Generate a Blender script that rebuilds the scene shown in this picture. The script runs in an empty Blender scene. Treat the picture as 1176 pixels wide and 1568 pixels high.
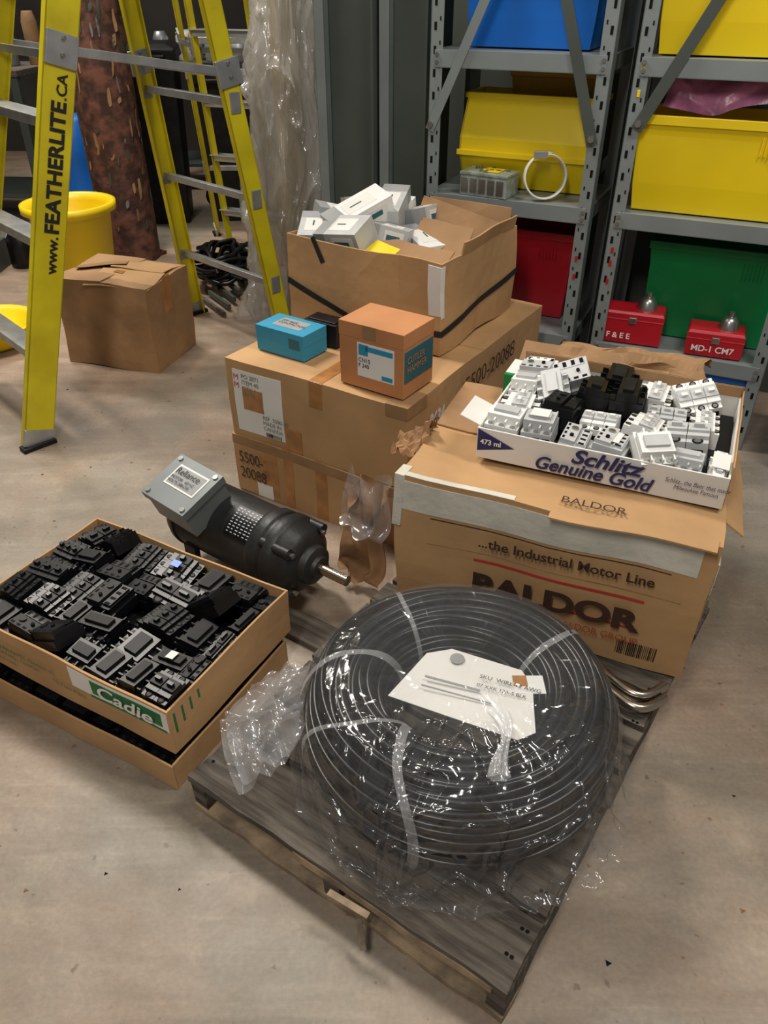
import bpy, bmesh, math, random
from mathutils import Vector, Matrix, noise
R=random.Random(7)
sc=bpy.context.scene
def lin(c):
    return tuple(((x/255)/12.92 if x/255<=0.04045 else (((x/255)+0.055)/1.055)**2.4) for x in c)
# ---------------- materials
def pmat(name,col,rough=.5,metal=0.,var=.12,scale=6.,bump=0.,bscale=60.,col2=None,coat=0.,detail=4,p0=.35,p1=.65,spec=.5):
    m=bpy.data.materials.new(name); m.use_nodes=True
    nt=m.node_tree; b=nt.nodes['Principled BSDF']
    c=lin(col); c2=lin(col2) if col2 else tuple(x*(1-var*1.6) for x in c)
    tc=nt.nodes.new('ShaderNodeTexCoord')
    n=nt.nodes.new('ShaderNodeTexNoise'); n.inputs['Scale'].default_value=scale; n.inputs['Detail'].default_value=detail
    nt.links.new(tc.outputs['Object'],n.inputs['Vector'])
    r=nt.nodes.new('ShaderNodeValToRGB'); r.color_ramp.elements[0].position=p0; r.color_ramp.elements[1].position=p1
    r.color_ramp.elements[0].color=(*c2,1); r.color_ramp.elements[1].color=(*[min(1,x*(1+var*.5)) for x in c],1)
    nt.links.new(n.outputs['Fac'],r.inputs['Fac']); nt.links.new(r.outputs['Color'],b.inputs['Base Color'])
    b.inputs['Roughness'].default_value=rough; b.inputs['Metallic'].default_value=metal
    b.inputs['Specular IOR Level'].default_value=spec
    if coat: b.inputs['Coat Weight'].default_value=coat
    if bump:
        n2=nt.nodes.new('ShaderNodeTexNoise'); n2.inputs['Scale'].default_value=bscale; n2.inputs['Detail'].default_value=3
        nt.links.new(tc.outputs['Object'],n2.inputs['Vector'])
        bp=nt.nodes.new('ShaderNodeBump'); bp.inputs['Strength'].default_value=bump; bp.inputs['Distance'].default_value=.01
        nt.links.new(n2.outputs['Fac'],bp.inputs['Height']); nt.links.new(bp.outputs['Normal'],b.inputs['Normal'])
    return m
CARD=pmat('cardboard',(182,143,98),.8,var=.12,scale=4,bump=.15,bscale=25,detail=7)
CARDD=pmat('cardboard_dark',(156,120,82),.8,var=.15,scale=6,bump=.2,bscale=25)
CARDI=pmat('cardboard_inner',(162,126,88),.85,var=.12,scale=4)
CARDO=pmat('cardboard_orange',(184,126,80),.8,var=.1,scale=5)
TAPE=pmat('packing_tape',(170,118,66),.3,var=.15,scale=20)
TAPEW=pmat('tape_white',(206,202,188),.45,var=.08,scale=12,bump=.4,bscale=30)
PAPER=pmat('paper_white',(222,220,214),.6,var=.04)
INK=pmat('ink_black',(25,23,24),.7)
INKB=pmat('ink_navy',(35,38,95),.6)
INKBR=pmat('ink_brown',(62,38,24),.8)
REDP=pmat('print_red',(178,60,45),.7)
GREENP=pmat('print_green',(40,110,60),.7)
TEAL=pmat('teal_card',(38,140,175),.55,var=.06)
TEALD=pmat('teal_print',(40,95,105),.6)
BLK=pmat('black_plastic',(17,17,19),.36,var=.3,scale=30,spec=.35)
BLK2=pmat('black_plastic_matte',(26,26,28),.5,var=.3,scale=20,spec=.28)
DARK=pmat('dark_slot',(10,10,11),.8,spec=.2)
GREYP=pmat('grey_plastic',(186,188,188),.45,var=.06,scale=20)
WHITEP=pmat('white_plastic',(230,230,227),.4,var=.04)
SCREW=pmat('screw_steel',(170,170,165),.3,metal=.9,var=.1)
ALU=pmat('aluminium',(185,188,190),.38,metal=.75,var=.12,scale=15,bump=.05)
YEL=pmat('fiberglass_yellow',(208,194,26),.42,var=.1,scale=5,col2=(188,172,26))
YELB=pmat('bin_yellow',(242,210,14),.4,var=.04,scale=3)
REDB=pmat('bin_red',(178,22,38),.4,var=.06)
GRNB=pmat('bin_green',(0,126,64),.4,var=.05)
BLUB=pmat('bin_blue',(20,110,210),.4,var=.05)
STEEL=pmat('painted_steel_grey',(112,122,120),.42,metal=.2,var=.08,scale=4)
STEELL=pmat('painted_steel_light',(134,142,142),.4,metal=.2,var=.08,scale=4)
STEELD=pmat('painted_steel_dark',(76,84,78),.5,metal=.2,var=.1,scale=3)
MOTB=pmat('motor_black',(42,43,42),.46,metal=.3,var=.3,scale=7,bump=.15,bscale=50,col2=(24,25,26),detail=8)
MOTG=pmat('motor_grey',(118,124,124),.45,metal=.3,var=.1)
SHAFT=pmat('shaft_steel',(190,180,165),.25,metal=1.)
WOOD=pmat('weathered_wood',(98,90,80),.85,var=.3,scale=9,bump=.6,bscale=40,col2=(60,53,46))
WOODL=pmat('fresh_wood',(165,142,112),.8,var=.2,scale=12,bump=.4,bscale=40,col2=(105,92,78))
CABLE=pmat('cable_black',(8,9,12),.30,var=.25,scale=20,spec=.45)
RUST=pmat('rusted_paint',(104,66,54),.8,var=.3,scale=14,bump=.9,bscale=14,col2=(60,38,32),detail=10,p0=.42,p1=.64)
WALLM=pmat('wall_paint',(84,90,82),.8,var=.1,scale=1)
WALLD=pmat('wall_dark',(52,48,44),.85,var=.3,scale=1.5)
KRAFT=pmat('kraft_paper',(150,112,76),.85,var=.2,scale=10,bump=.6,bscale=14)
PINK=pmat('pink_bag',(210,130,170),.3,var=.3,scale=9,bump=.8,bscale=14)
ORNG=pmat('orange_cord',(215,90,30),.5)
GOLD=pmat('amber_bin',(200,150,30),.45)
CLEARM=pmat('smoky_plastic',(150,160,150),.2,var=.2,scale=30)
pale=pmat('label_grey',(118,118,115),.5)
pale2=pmat('carton_grey',(150,152,152),.6)
def wood_grain(m,axis=0):
    nt=m.node_tree; tc=[n for n in nt.nodes if n.type=='TEX_COORD'][0]
    mp=nt.nodes.new('ShaderNodeMapping'); s=[6,6,6]; s[axis]=.5; mp.inputs['Scale'].default_value=s
    for l in list(nt.links):
        if l.from_node==tc: 
            t=l.to_socket; nt.links.new(tc.outputs['Object'],mp.inputs['Vector']); nt.links.new(mp.outputs['Vector'],t)
wood_grain(WOOD)
def floor_mat():
    m=bpy.data.materials.new('concrete_floor'); m.use_nodes=True; nt=m.node_tree; b=nt.nodes['Principled BSDF']
    tc=nt.nodes.new('ShaderNodeTexCoord')
    def nz(s,d=6,dist=0,mapping=None,rot=.6,rgh=.5):
        n=nt.nodes.new('ShaderNodeTexNoise'); n.inputs['Scale'].default_value=s; n.inputs['Detail'].default_value=d; n.inputs['Distortion'].default_value=dist; n.inputs['Roughness'].default_value=rgh
        if mapping:
            mp=nt.nodes.new('ShaderNodeMapping'); mp.inputs['Scale'].default_value=mapping; mp.inputs['Rotation'].default_value=(0,0,rot)
            nt.links.new(tc.outputs['Object'],mp.inputs['Vector']); nt.links.new(mp.outputs['Vector'],n.inputs['Vector'])
        else: nt.links.new(tc.outputs['Object'],n.inputs['Vector'])
        return n
    def ramp(n,p0,c0,p1,c1):
        r=nt.nodes.new('ShaderNodeValToRGB'); r.color_ramp.elements[0].position=p0; r.color_ramp.elements[1].position=p1
        r.color_ramp.elements[0].color=(*c0,1); r.color_ramp.elements[1].color=(*c1,1); nt.links.new(n.outputs['Fac'],r.inputs['Fac']); return r
    def mix(t,f,a,bb):
        x=nt.nodes.new('ShaderNodeMixRGB'); x.blend_type=t
        x.inputs[0].default_value=f
        nt.links.new(a,x.inputs[1]); nt.links.new(bb,x.inputs[2]); return x
    base=ramp(nz(.7,10,.3,rgh=.6),.42,lin((144,136,122)),.58,lin((166,144,125)))
    st=ramp(nz(1.0,12,.6,rgh=.65),.38,(0.68,.62,.56),.56,(1,1,1))
    m1=mix('MULTIPLY',.75,base.outputs[0],st.outputs[0])
    grain=ramp(nz(90,3),.35,(.86,.85,.83),.65,(1.07,1.07,1.07))
    m2=mix('MULTIPLY',.6,m1.outputs[0],grain.outputs[0])
    pock=ramp(nz(34,2),.25,(.45,.40,.36),.30,(1,1,1))
    m3=mix('MULTIPLY',.7,m2.outputs[0],pock.outputs[0])
    scuff=ramp(nz(7,12,.2,rgh=.72),.52,(1,1,1),.66,(1.28,1.27,1.25))
    m4=mix('MULTIPLY',.7,m3.outputs[0],scuff.outputs[0])
    sw=ramp(nz(1.3,10,1.2,(1,4.0,1),.5,.6),.40,(.72,.70,.68),.60,(1.06,1.06,1.06))
    m5=mix('MULTIPLY',.65,m4.outputs[0],sw.outputs[0])
    sw2=ramp(nz(2.5,10,.5,(.6,14,1),-1.1,.6),.56,(1,1,1),.68,(1.25,1.25,1.24))
    m6=mix('MULTIPLY',.5,m5.outputs[0],sw2.outputs[0])
    nt.links.new(m6.outputs[0],b.inputs['Base Color'])
    rr=nt.nodes.new('ShaderNodeMapRange'); rr.inputs[3].default_value=.30; rr.inputs[4].default_value=.68
    nt.links.new(nz(6,8).outputs['Fac'],rr.inputs[0]); nt.links.new(rr.outputs[0],b.inputs['Roughness'])
    bp=nt.nodes.new('ShaderNodeBump'); bp.inputs['Strength'].default_value=.2; bp.inputs['Distance'].default_value=.004
    nt.links.new(nz(35,6).outputs['Fac'],bp.inputs['Height']); nt.links.new(bp.outputs['Normal'],b.inputs['Normal'])
    return m
def film(name,haze=.1,g0=.05,g1=.35,tint=(.85,.86,.88),bs=.8,bscale=9,rough=.12,transl=0.):
    m=bpy.data.materials.new(name); m.use_nodes=True; nt=m.node_tree
    for n in list(nt.nodes): nt.nodes.remove(n)
    out=nt.nodes.new('ShaderNodeOutputMaterial'); tc=nt.nodes.new('ShaderNodeTexCoord')
    n1=nt.nodes.new('ShaderNodeTexNoise'); n1.inputs['Scale'].default_value=bscale*.5; n1.inputs['Detail'].default_value=3
    nt.links.new(tc.outputs['Object'],n1.inputs['Vector'])
    va=nt.nodes.new('ShaderNodeVectorMath'); va.operation='MULTIPLY_ADD'; va.inputs[1].default_value=(.25,.25,.25)
    nt.links.new(n1.outputs['Color'],va.inputs[0]); nt.links.new(tc.outputs['Object'],va.inputs[2])
    v1=nt.nodes.new('ShaderNodeTexVoronoi'); v1.inputs['Scale'].default_value=bscale; nt.links.new(va.outputs[0],v1.inputs['Vector'])
    bp=nt.nodes.new('ShaderNodeBump'); bp.inputs['Strength'].default_value=bs; bp.inputs['Distance'].default_value=.03
    nt.links.new(v1.outputs['Distance'],bp.inputs['Height'])
    t=nt.nodes.new('ShaderNodeBsdfTransparent'); t.inputs[0].default_value=(.96,.96,.96,1)
    g=nt.nodes.new('ShaderNodeBsdfGlossy'); g.inputs['Roughness'].default_value=rough; nt.links.new(bp.outputs[0],g.inputs['Normal'])
    d=nt.nodes.new('ShaderNodeBsdfDiffuse'); d.inputs[0].default_value=(*tint,1); ds=d.outputs[0]
    if transl:
        tl=nt.nodes.new('ShaderNodeBsdfTranslucent'); tl.inputs[0].default_value=(*tint,1)
        mx=nt.nodes.new('ShaderNodeMixShader'); mx.inputs[0].default_value=transl; nt.links.new(ds,mx.inputs[1]); nt.links.new(tl.outputs[0],mx.inputs[2]); ds=mx.outputs[0]
    lw=nt.nodes.new('ShaderNodeLayerWeight'); lw.inputs[0].default_value=.35
    mr=nt.nodes.new('ShaderNodeMath'); mr.operation='MULTIPLY_ADD'; mr.inputs[1].default_value=g1; mr.inputs[2].default_value=g0; mr.use_clamp=True
    pw=nt.nodes.new('ShaderNodeMath'); pw.operation='POWER'; pw.inputs[1].default_value=1.6
    nt.links.new(lw.outputs['Facing'],pw.inputs[0]); nt.links.new(pw.outputs[0],mr.inputs[0])
    a=nt.nodes.new('ShaderNodeMixShader'); a.inputs[0].default_value=haze
    nt.links.new(t.outputs[0],a.inputs[1]); nt.links.new(ds,a.inputs[2])
    c=nt.nodes.new('ShaderNodeMixShader'); nt.links.new(mr.outputs[0],c.inputs[0]); nt.links.new(a.outputs[0],c.inputs[1]); nt.links.new(g.outputs[0],c.inputs[2])
    nt.links.new(c.outputs[0],out.inputs[0]); return m
FILM=film('clear_plastic_film',.032,.075,.20,bs=.35,bscale=10,rough=.13)
FILMT=film('crumpled_plastic_film',.11,.07,.26,bs=.5,bscale=8,rough=.15)
FILM2=film('translucent_sheeting',.26,.10,.45,(.95,.93,.88),.25,3,.12,.4)
BAND=film('translucent_band',.22,.05,.15,(.85,.86,.88),.3,20,.2)
# ---------------- mesh builder
def T(x=0,y=0,z=0): return Matrix.Translation((x,y,z))
def RZ(a): return Matrix.Rotation(math.radians(a),4,'Z')
def RX(a): return Matrix.Rotation(math.radians(a),4,'X')
def RY(a): return Matrix.Rotation(math.radians(a),4,'Y')
I4=Matrix.Identity(4)
class MB:
    def __init__(s): s.v=[];s.f=[];s.mi=[];s.mats=[];s.sm=[]
    def add(s,vs,fs,mat,M=I4,smooth=False):
        if mat not in s.mats: s.mats.append(mat)
        k=s.mats.index(mat); o=len(s.v)
        s.v+=[tuple(M@Vector(p)) for p in vs]
        for f in fs: s.f.append(tuple(i+o for i in f)); s.mi.append(k); s.sm.append(smooth)
    def box(s,x0,x1,y0,y1,z0,z1,mat,M=I4):
        s.add([(x0,y0,z0),(x1,y0,z0),(x1,y1,z0),(x0,y1,z0),(x0,y0,z1),(x1,y0,z1),(x1,y1,z1),(x0,y1,z1)],
              [(0,3,2,1),(4,5,6,7),(0,1,5,4),(1,2,6,5),(2,3,7,6),(3,0,4,7)],mat,M)
    def cyl(s,r,h,mat,M=I4,n=24,r2=None,cap=True):
        r2=r if r2 is None else r2; vs=[]
        for i in range(n):
            a=2*math.pi*i/n; vs.append((r*math.cos(a),r*math.sin(a),0)); 
        for i in range(n):
            a=2*math.pi*i/n; vs.append((r2*math.cos(a),r2*math.sin(a),h))
        s.add(vs,[(i,(i+1)%n,n+(i+1)%n,n+i) for i in range(n)],mat,M,True)
        if cap: s.add(vs,[tuple(range(n-1,-1,-1)),tuple(range(n,2*n))],mat,M)
    def lathe(s,prof,mat,M=I4,n=32):
        vs=[];fs=[]
        for (r,z) in prof:
            for i in range(n):
                a=2*math.pi*i/n; vs.append((r*math.cos(a),r*math.sin(a),z))
        for j in range(len(prof)-1):
            for i in range(n): fs.append((j*n+i,j*n+(i+1)%n,(j+1)*n+(i+1)%n,(j+1)*n+i))
        s.add(vs,fs,mat,M,True)
    def tub(s,rings,mat,M=I4,cap0=True,cap1=True):
        vs=[];fs=[]
        for (w,d,z) in rings: vs+=[(-w/2,-d/2,z),(w/2,-d/2,z),(w/2,d/2,z),(-w/2,d/2,z)]
        for j in range(len(rings)-1):
            for i in range(4): fs.append((j*4+i,j*4+(i+1)%4,(j+1)*4+(i+1)%4,(j+1)*4+i))
        if cap0: fs.append((3,2,1,0))
        if cap1: o=(len(rings)-1)*4; fs.append((o,o+1,o+2,o+3))
        s.add(vs,fs,mat,M)
    def beam(s,p0,p1,wd,w,t,mat):
        p0=Vector(p0);p1=Vector(p1);ax=(p1-p0);L=ax.length;ax.normalize()
        wd=Vector(wd); wd=(wd-ax*wd.dot(ax)).normalized(); n=ax.cross(wd)
        M=Matrix(((wd.x,n.x,ax.x,p0.x),(wd.y,n.y,ax.y,p0.y),(wd.z,n.z,ax.z,p0.z),(0,0,0,1)))
        s.box(-w/2,w/2,-t/2,t/2,0,L,mat,M); return M
    def grid(s,fn,nu,nv,mat,M=I4,smooth=True):
        vs=[fn(i/nu,j/nv) for j in range(nv+1) for i in range(nu+1)]
        s.add(vs,[(j*(nu+1)+i,j*(nu+1)+i+1,(j+1)*(nu+1)+i+1,(j+1)*(nu+1)+i) for j in range(nv) for i in range(nu)],mat,M,smooth)
    def build(s,name,loc=(0,0,0),rot=0,bevel=0.,sub=0.,wob=0.,wf=4.,parent=None,merge=False,scale=1.):
        me=bpy.data.meshes.new(name); me.from_pydata(s.v,[],s.f)
        for m in s.mats: me.materials.append(m)
        me.polygons.foreach_set('material_index',s.mi); me.polygons.foreach_set('use_smooth',s.sm)
        if sub or merge:
            bm=bmesh.new(); bm.from_mesh(me)
            if merge: bmesh.ops.remove_doubles(bm,verts=bm.verts,dist=1e-4)
            if sub:
                for _ in range(4):
                    es=[e for e in bm.edges if e.calc_length()>sub]
                    if not es: break
                    bmesh.ops.subdivide_edges(bm,edges=es,cuts=1,use_grid_fill=True)
            bm.to_mesh(me); bm.free()
        if wob:
            sd=Vector((R.random()*50,R.random()*50,R.random()*50))
            for v in me.vertices:
                n=noise.noise_vector(v.co*wf+sd); v.co+=n*wob
        me.update()
        o=bpy.data.objects.new(name,me); sc.collection.objects.link(o)
        o.location=loc; o.rotation_euler=(0,0,math.radians(rot)); o.scale=(scale,)*3
        if bevel:
            b=o.modifiers.new('b','BEVEL'); b.width=bevel; b.segments=2; b.limit_method='ANGLE'; b.angle_limit=math.radians(50)
        if parent: o.parent=parent
        return o
def text(body,size,mat,parent,loc,rot=(90,0,0),name='print',shear=0,sx=1.,align='LEFT',bold=0.):
    cu=bpy.data.curves.new(name,'FONT'); cu.body=body; cu.size=size; cu.shear=shear; cu.align_x=align; cu.offset=bold
    cu.materials.append(mat); o=bpy.data.objects.new(name,cu); sc.collection.objects.link(o)
    o.parent=parent; o.location=loc; o.rotation_euler=[math.radians(a) for a in rot]; o.scale=(sx,1,1)
    return o
def curve(name,splines,r,mat,parent=None,cyc=False,loc=(0,0,0)):
    cu=bpy.data.curves.new(name,'CURVE'); cu.dimensions='3D'; cu.bevel_depth=r; cu.bevel_resolution=2; cu.resolution_u=4
    for pts in splines:
        s=cu.splines.new('POLY' if cyc else 'NURBS'); s.points.add(len(pts)-1)
        for p,q in zip(s.points,pts): p.co=(*q,1)
        s.use_cyclic_u=cyc
        if not cyc: s.order_u=4; s.use_endpoint_u=True
        s.use_smooth=True
    cu.materials.append(mat); o=bpy.data.objects.new(name,cu); sc.collection.objects.link(o); o.location=loc
    if parent: o.parent=parent
    return o
def open_carton(mb,w,d,h,t,mat,inner):
    mb.box(-w/2,w/2,-d/2,-d/2+t,0,h,mat); mb.box(-w/2,w/2,d/2-t,d/2,0,h,mat)
    mb.box(-w/2,-w/2+t,-d/2+t,d/2-t,0,h,mat); mb.box(w/2-t,w/2,-d/2+t,d/2-t,0,h,mat)
    mb.box(-w/2+t,w/2-t,-d/2+t,d/2-t,0,t*1.5,inner)
# ---------------- room
FL=floor_mat()
mb=MB(); mb.box(-6,5,-3,9.2,-.1,0,FL); mb.build('floor')
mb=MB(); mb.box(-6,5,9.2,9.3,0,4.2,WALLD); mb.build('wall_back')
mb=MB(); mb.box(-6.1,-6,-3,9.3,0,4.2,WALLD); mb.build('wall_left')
SO=(.86,3.0,0); SR=-25
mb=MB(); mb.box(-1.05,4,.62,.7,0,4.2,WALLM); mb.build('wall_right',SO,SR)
# ---------------- pallet
mb=MB()
W=.80; Lp=1.3
y=0.
for i,wd in enumerate([.15,.11,.14,.10,.13,.10,.13,.11,.13]):
    x0=-W+R.uniform(-.006,.006)
    mb.box(x0,R.uniform(-.004,.012),y,min(y+wd,Lp),.1,.12,WOOD); y+=wd+.017
for x in (-W+.0,-W/2-.02,-.04): mb.box(x,x+.04,.004,Lp-.01,.02,.10,WOOD)
for yy in (.0,.55,1.15): mb.box(-W,0,yy,yy+.09,0,.02,WOODL if yy==0 else WOOD)
mb.box(-W*.62,-.03,-.002,.004,.085,.108,WOODL)
for yy in (.04,.1,.19,.32,.45,.55,.7,.82,.95):
    for x in (-W+.015,-W/2,-.02,-.03): mb.cyl(.004,.002,DARK,T(x,yy+.02,.1195),8)
mb.build('wooden_pallet',(.218,.625,0),-34.5,bevel=.003,sub=.08,wob=.006,wf=11)
mb=MB(); mb.beam((-.05,.775,.09),(-.04,.74,.04),(1,0,0),.012,.006,WOODL); mb.beam((-.11,.815,.112),(-.03,.77,.108),(0,1,0),.014,.004,WOODL); mb.build('wood_splinter')
# ---------------- breakers
def breaker(mb,M,rnd,black=True,L=None,Wd=None,H=None,labs=True):
    L=L or rnd.uniform(.085,.11); Wd=Wd or rnd.uniform(.055,.085); H=H or rnd.uniform(.05,.07)
    A=BLK if black else rnd.choice([GREYP,WHITEP,WHITEP,WHITEP]); B2=BLK2 if black else GREYP
    typ=rnd.choice([0,1,1,2]); c=rnd.random()
    if typ==0:
        mb.box(-L/2,L/2,-Wd/2,Wd/2,0,H*.66,A,M)
        mb.box(-L*.30,L*.30,-Wd/2+.001,Wd/2-.001,H*.66,H,A,M)
        mb.box(-L*.16,L*.16,-Wd*.36,Wd*.36,H,H+.008,B2,M)
        for i in range(3):
            y0=-Wd/2+Wd*(i+.12)/3; y1=-Wd/2+Wd*(i+.88)/3
            for sx in (-1,1):
                xa,xb=sorted((sx*L*.34,sx*L*.49))
                mb.box(xa,xb,y0,y0+.004,H*.66,H*.9,A,M)
                mb.cyl(.007,.003,SCREW if not black else BLK2,M@T(sx*L*.41,(y0+y1)/2+.001,H*.66),8)
                mb.box(sx*L/2-.001,sx*L/2+.001,y0,y1,H*.15,H*.5,DARK,M)
    elif typ==1:
        n=rnd.choice([2,3,3]); p=Wd/n
        for i in range(n):
            y0=-Wd/2+p*i+.0007; y1=y0+p-.0014
            mb.box(-L/2,L/2,y0,y1,0,H*.8,A,M); mb.box(-L*.33,L*.33,y0,y1,H*.8,H*.93,A,M); mb.box(-L*.16,L*.2,y0+.001,y1-.001,H*.93,H*1.02,B2,M)
            mb.box(-L*.05,L*.05,y0+p*.25,y1-p*.25,H*1.02,H*1.16,A,M)
            for sx in (-1,1):
                mb.cyl(p*.26,.001,DARK,M@T(sx*L*.41,(y0+y1)/2,H*.8),10); mb.cyl(p*.17,.0015,SCREW if not black else BLK2,M@T(sx*L*.41,(y0+y1)/2,H*.8),8)
                mb.box(sx*L/2-.0012,sx*L/2+.0012,y0+p*.2,y1-p*.2,H*.2,H*.55,DARK,M)
    else:
        mb.box(-L/2,L/2,-Wd/2,Wd/2,0,H*.5,A,M); mb.box(-L*.42,L*.42,-Wd/2,Wd/2,H*.5,H*.8,A,M)
        mb.box(-L*.42,L*.05,-Wd*.46,Wd*.46,H*.8,H*.98,B2,M); mb.box(L*.12,L*.38,-Wd*.4,Wd*.4,H*.8,H*.9,A,M)
        for k in range(4):
            yk=-Wd*.4+k*Wd*.23; mb.box(L*.16,L*.34,yk,yk+Wd*.1,H*.9,H*.903,DARK,M); mb.box(-L*.38,-L*.30,yk,yk+Wd*.13,H*.98,H*.984,DARK,M)
        mb.cyl(.009,.004,BLK2 if black else SCREW,M@T(-L*.12,Wd*.2,H*.98),12); mb.cyl(.005,.006,DARK,M@T(-L*.12,-Wd*.2,H*.98),10)
        H=H*.98-.012+.0; 
    if black:
        if c<.10 and labs: mb.box(-.013,.013,-.012,.010,H+.012,H+.0135,rnd.choice([PAPER,PAPER,BLUB]),M)
    else:
        if c<.3: mb.box(-.02,.02,-Wd*.3,Wd*.3,H+.009,H+.0105,PAPER,M)
        mb.box(-L*.51,-L*.4,-Wd*.45,Wd*.45,H*.3,H*.36,DARK,M)
bw,bd=.70,.475
TR=(-.676,1.522)
mb=MB(); open_carton(mb,bw-.005,bd,.085,.006,CARD,CARDI)
mb.build('cardboard_tray',(TR[0]-.012,TR[1]-.024,0),-28,bevel=.002,sub=.1,wob=.004,wf=5)
mb=MB(); rnd=random.Random(33)
for i in range(7):
    for j in range(5): breaker(mb,T(-.29+i*.098,-.18+j*.088,.01)@RZ(rnd.choice([0,90])),rnd,True,.085,.08,.06)
mb.build('circuit_breakers',(TR[0]-.012,TR[1]-.024,.01),-28)
mb=MB(); open_carton(mb,bw,bd,.145,.006,CARD,CARDI)
mb.box(.04,.348,-bd/2-.0012,-bd/2,.075,.138,PAPER); mb.box(.11,.33,-bd/2-.0018,-bd/2,.085,.13,GREENP)
mb.box(.10,.34,-bd/2-.002,-bd/2,.07,.078,GREENP)
for k in range(4): mb.box(bw/2,bw/2+.0015,-.22+.028*k,-.214+.028*k,.06+.012*k,.125,GREENP)
tray=mb.build('cardboard_tray',(*TR,.107),-29,bevel=.002,sub=.1,wob=.007,wf=5)
text('Cadie',.058,WHITEP,tray,(.13,-bd/2-.008,.090),sx=1.3,bold=.001,shear=.2)
text('To Turn Keys',.020,GREENP,tray,(-.03,-bd/2-.008,.055))
text('DES BANANES   Product of\nBANANAS   Ecuador',.02,GREENP,tray,(-.25,-bd/2-.008,.085))
text('HANDLE WITH CARE',.014,GREENP,tray,(-.30,-bd/2-.008,.04))
mb=MB(); rnd=random.Random(3)
for layer,zz in ((0,.01),(1,.068)):
    yv=-bd/2+.012
    for j in range(5):
        rowd=rnd.uniform(.084,.096); 
        if j==4: rowd=bd/2-.012-yv
        x=-bw/2+.012
        while x<bw/2-.05:
            wx=rnd.uniform(.07,.13)
            if x+wx>bw/2-.012: wx=bw/2-.012-x
            if wx<.04: break
            cx_=x+wx/2; cy_=yv+rowd/2; x+=wx+.002
            if layer and rnd.random()<.08: continue
            H=rnd.uniform(.05,.07)
            M=T(cx_,cy_,zz+(rnd.uniform(0,.026) if layer else 0))@RZ(rnd.uniform(-4,4))@RX(rnd.uniform(-9,9)*layer)@RY(rnd.uniform(-9,9)*layer)
            if layer and rnd.random()<.1: M=M@T(0,0,.03)@RY(rnd.choice([-30,28]))
            if rnd.random()<.5: breaker(mb,M,rnd,True,wx*.97,rowd*.97,H)
            else: breaker(mb,M@RZ(90),rnd,True,rowd*.97,wx*.97,H)
        yv+=rowd
mb.build('circuit_breakers',(*TR,.113),-29,bevel=.001)
# ---------------- motor
mb=MB(); MX=RY(90)
prof=[(0,-.24),(.06,-.24),(.085,-.235),(.095,-.215),(.098,-.20),(.093,-.198),(.093,.05),(.096,.052),(.099,.06),(.099,.085),(.093,.09),(.093,.10),(.102,.105),(.102,.128),(.098,.133),(.09,.14),(.082,.165),(.06,.18),(.05,.182),(.048,.20),(.03,.205),(.028,.215),(0,.215)]
mb.lathe(prof,MOTB,MX,48)
mb.cyl(.013,.085,SHAFT,T(.21,0,0)@MX,20); mb.box(.25,.295,-.003,.003,.010,.0145,SHAFT)
for i in range(4):
    a=math.radians(45+90*i); mb.cyl(.014,.085,MOTB,T(.09,.088*math.cos(a),.088*math.sin(a))@MX,12)
    mb.cyl(.007,.01,SCREW,T(.172,.080*math.cos(a),.080*math.sin(a))@MX,6)
for x in (-.15,.07):
    for sgn in (-1,1): mb.box(x-.03,x+.03,sgn*.1-.03,sgn*.1+.03,-.149,-.135,MOTB); mb.box(x-.02,x+.02,sgn*.085-.008,sgn*.085+.008,-.14,-.04,MOTB)
def npf(u,v):
    a=math.radians(8+50*v); return (-.025+.085*u,-.0955*math.sin(a)-.0,.0955*math.cos(a))
mb.grid(npf,1,10,BLK)
for k in range(9):
    for q in range(6):
        g=R.uniform(.06,.12)
        mb.grid((lambda u,v,q=q,k=k,g=g: (-.02+.078*(q/6+u*g+.02),-.0962*math.sin(math.radians(12+4.9*k+1.4*v)),.0962*math.cos(math.radians(12+4.9*k+1.4*v)))),1,1,GREYP)
TM=T(-.155,-.070,.120)@RX(20)@RZ(-4)
mb.box(-.075,.075,-.065,.065,-.07,.0,MOTG,TM); mb.box(-.08,.08,-.07,.07,0,.022,MOTG,TM)
mb.box(-.05,.06,-.02,.045,.022,.0235,PAPER,TM); mb.box(-.045,.055,-.015,.04,.0235,.024,pale2,TM)
for sx in (-1,1):
    for sy in (-1,1): mb.cyl(.007,.004,SCREW,TM@T(sx*.066,sy*.057,.022),10)
mb.cyl(.03,.05,MOTB,TM@T(-.02,0,-.1),16)
mot=mb.build('electric_motor',(-.395,1.895,.18),-36,bevel=.003,scale=1.22)
text('Reliance',.026,INK,mot,tuple((TM@Vector((-.045,.018,.0255)))),rot=(20,0,-4))
text('MOTOR   60 HZ\nVOLTS 208-230',.012,INK,mot,tuple((TM@Vector((-.045,.002,.0255)))),rot=(20,0,-4))
mb=MB(); mb.box(-.16,.16,-.05,.05,0,.02,WOOD); mb.build('wooden_plank',(-.21,1.65,0),-34,bevel=.003,sub=.1,wob=.003)
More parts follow.
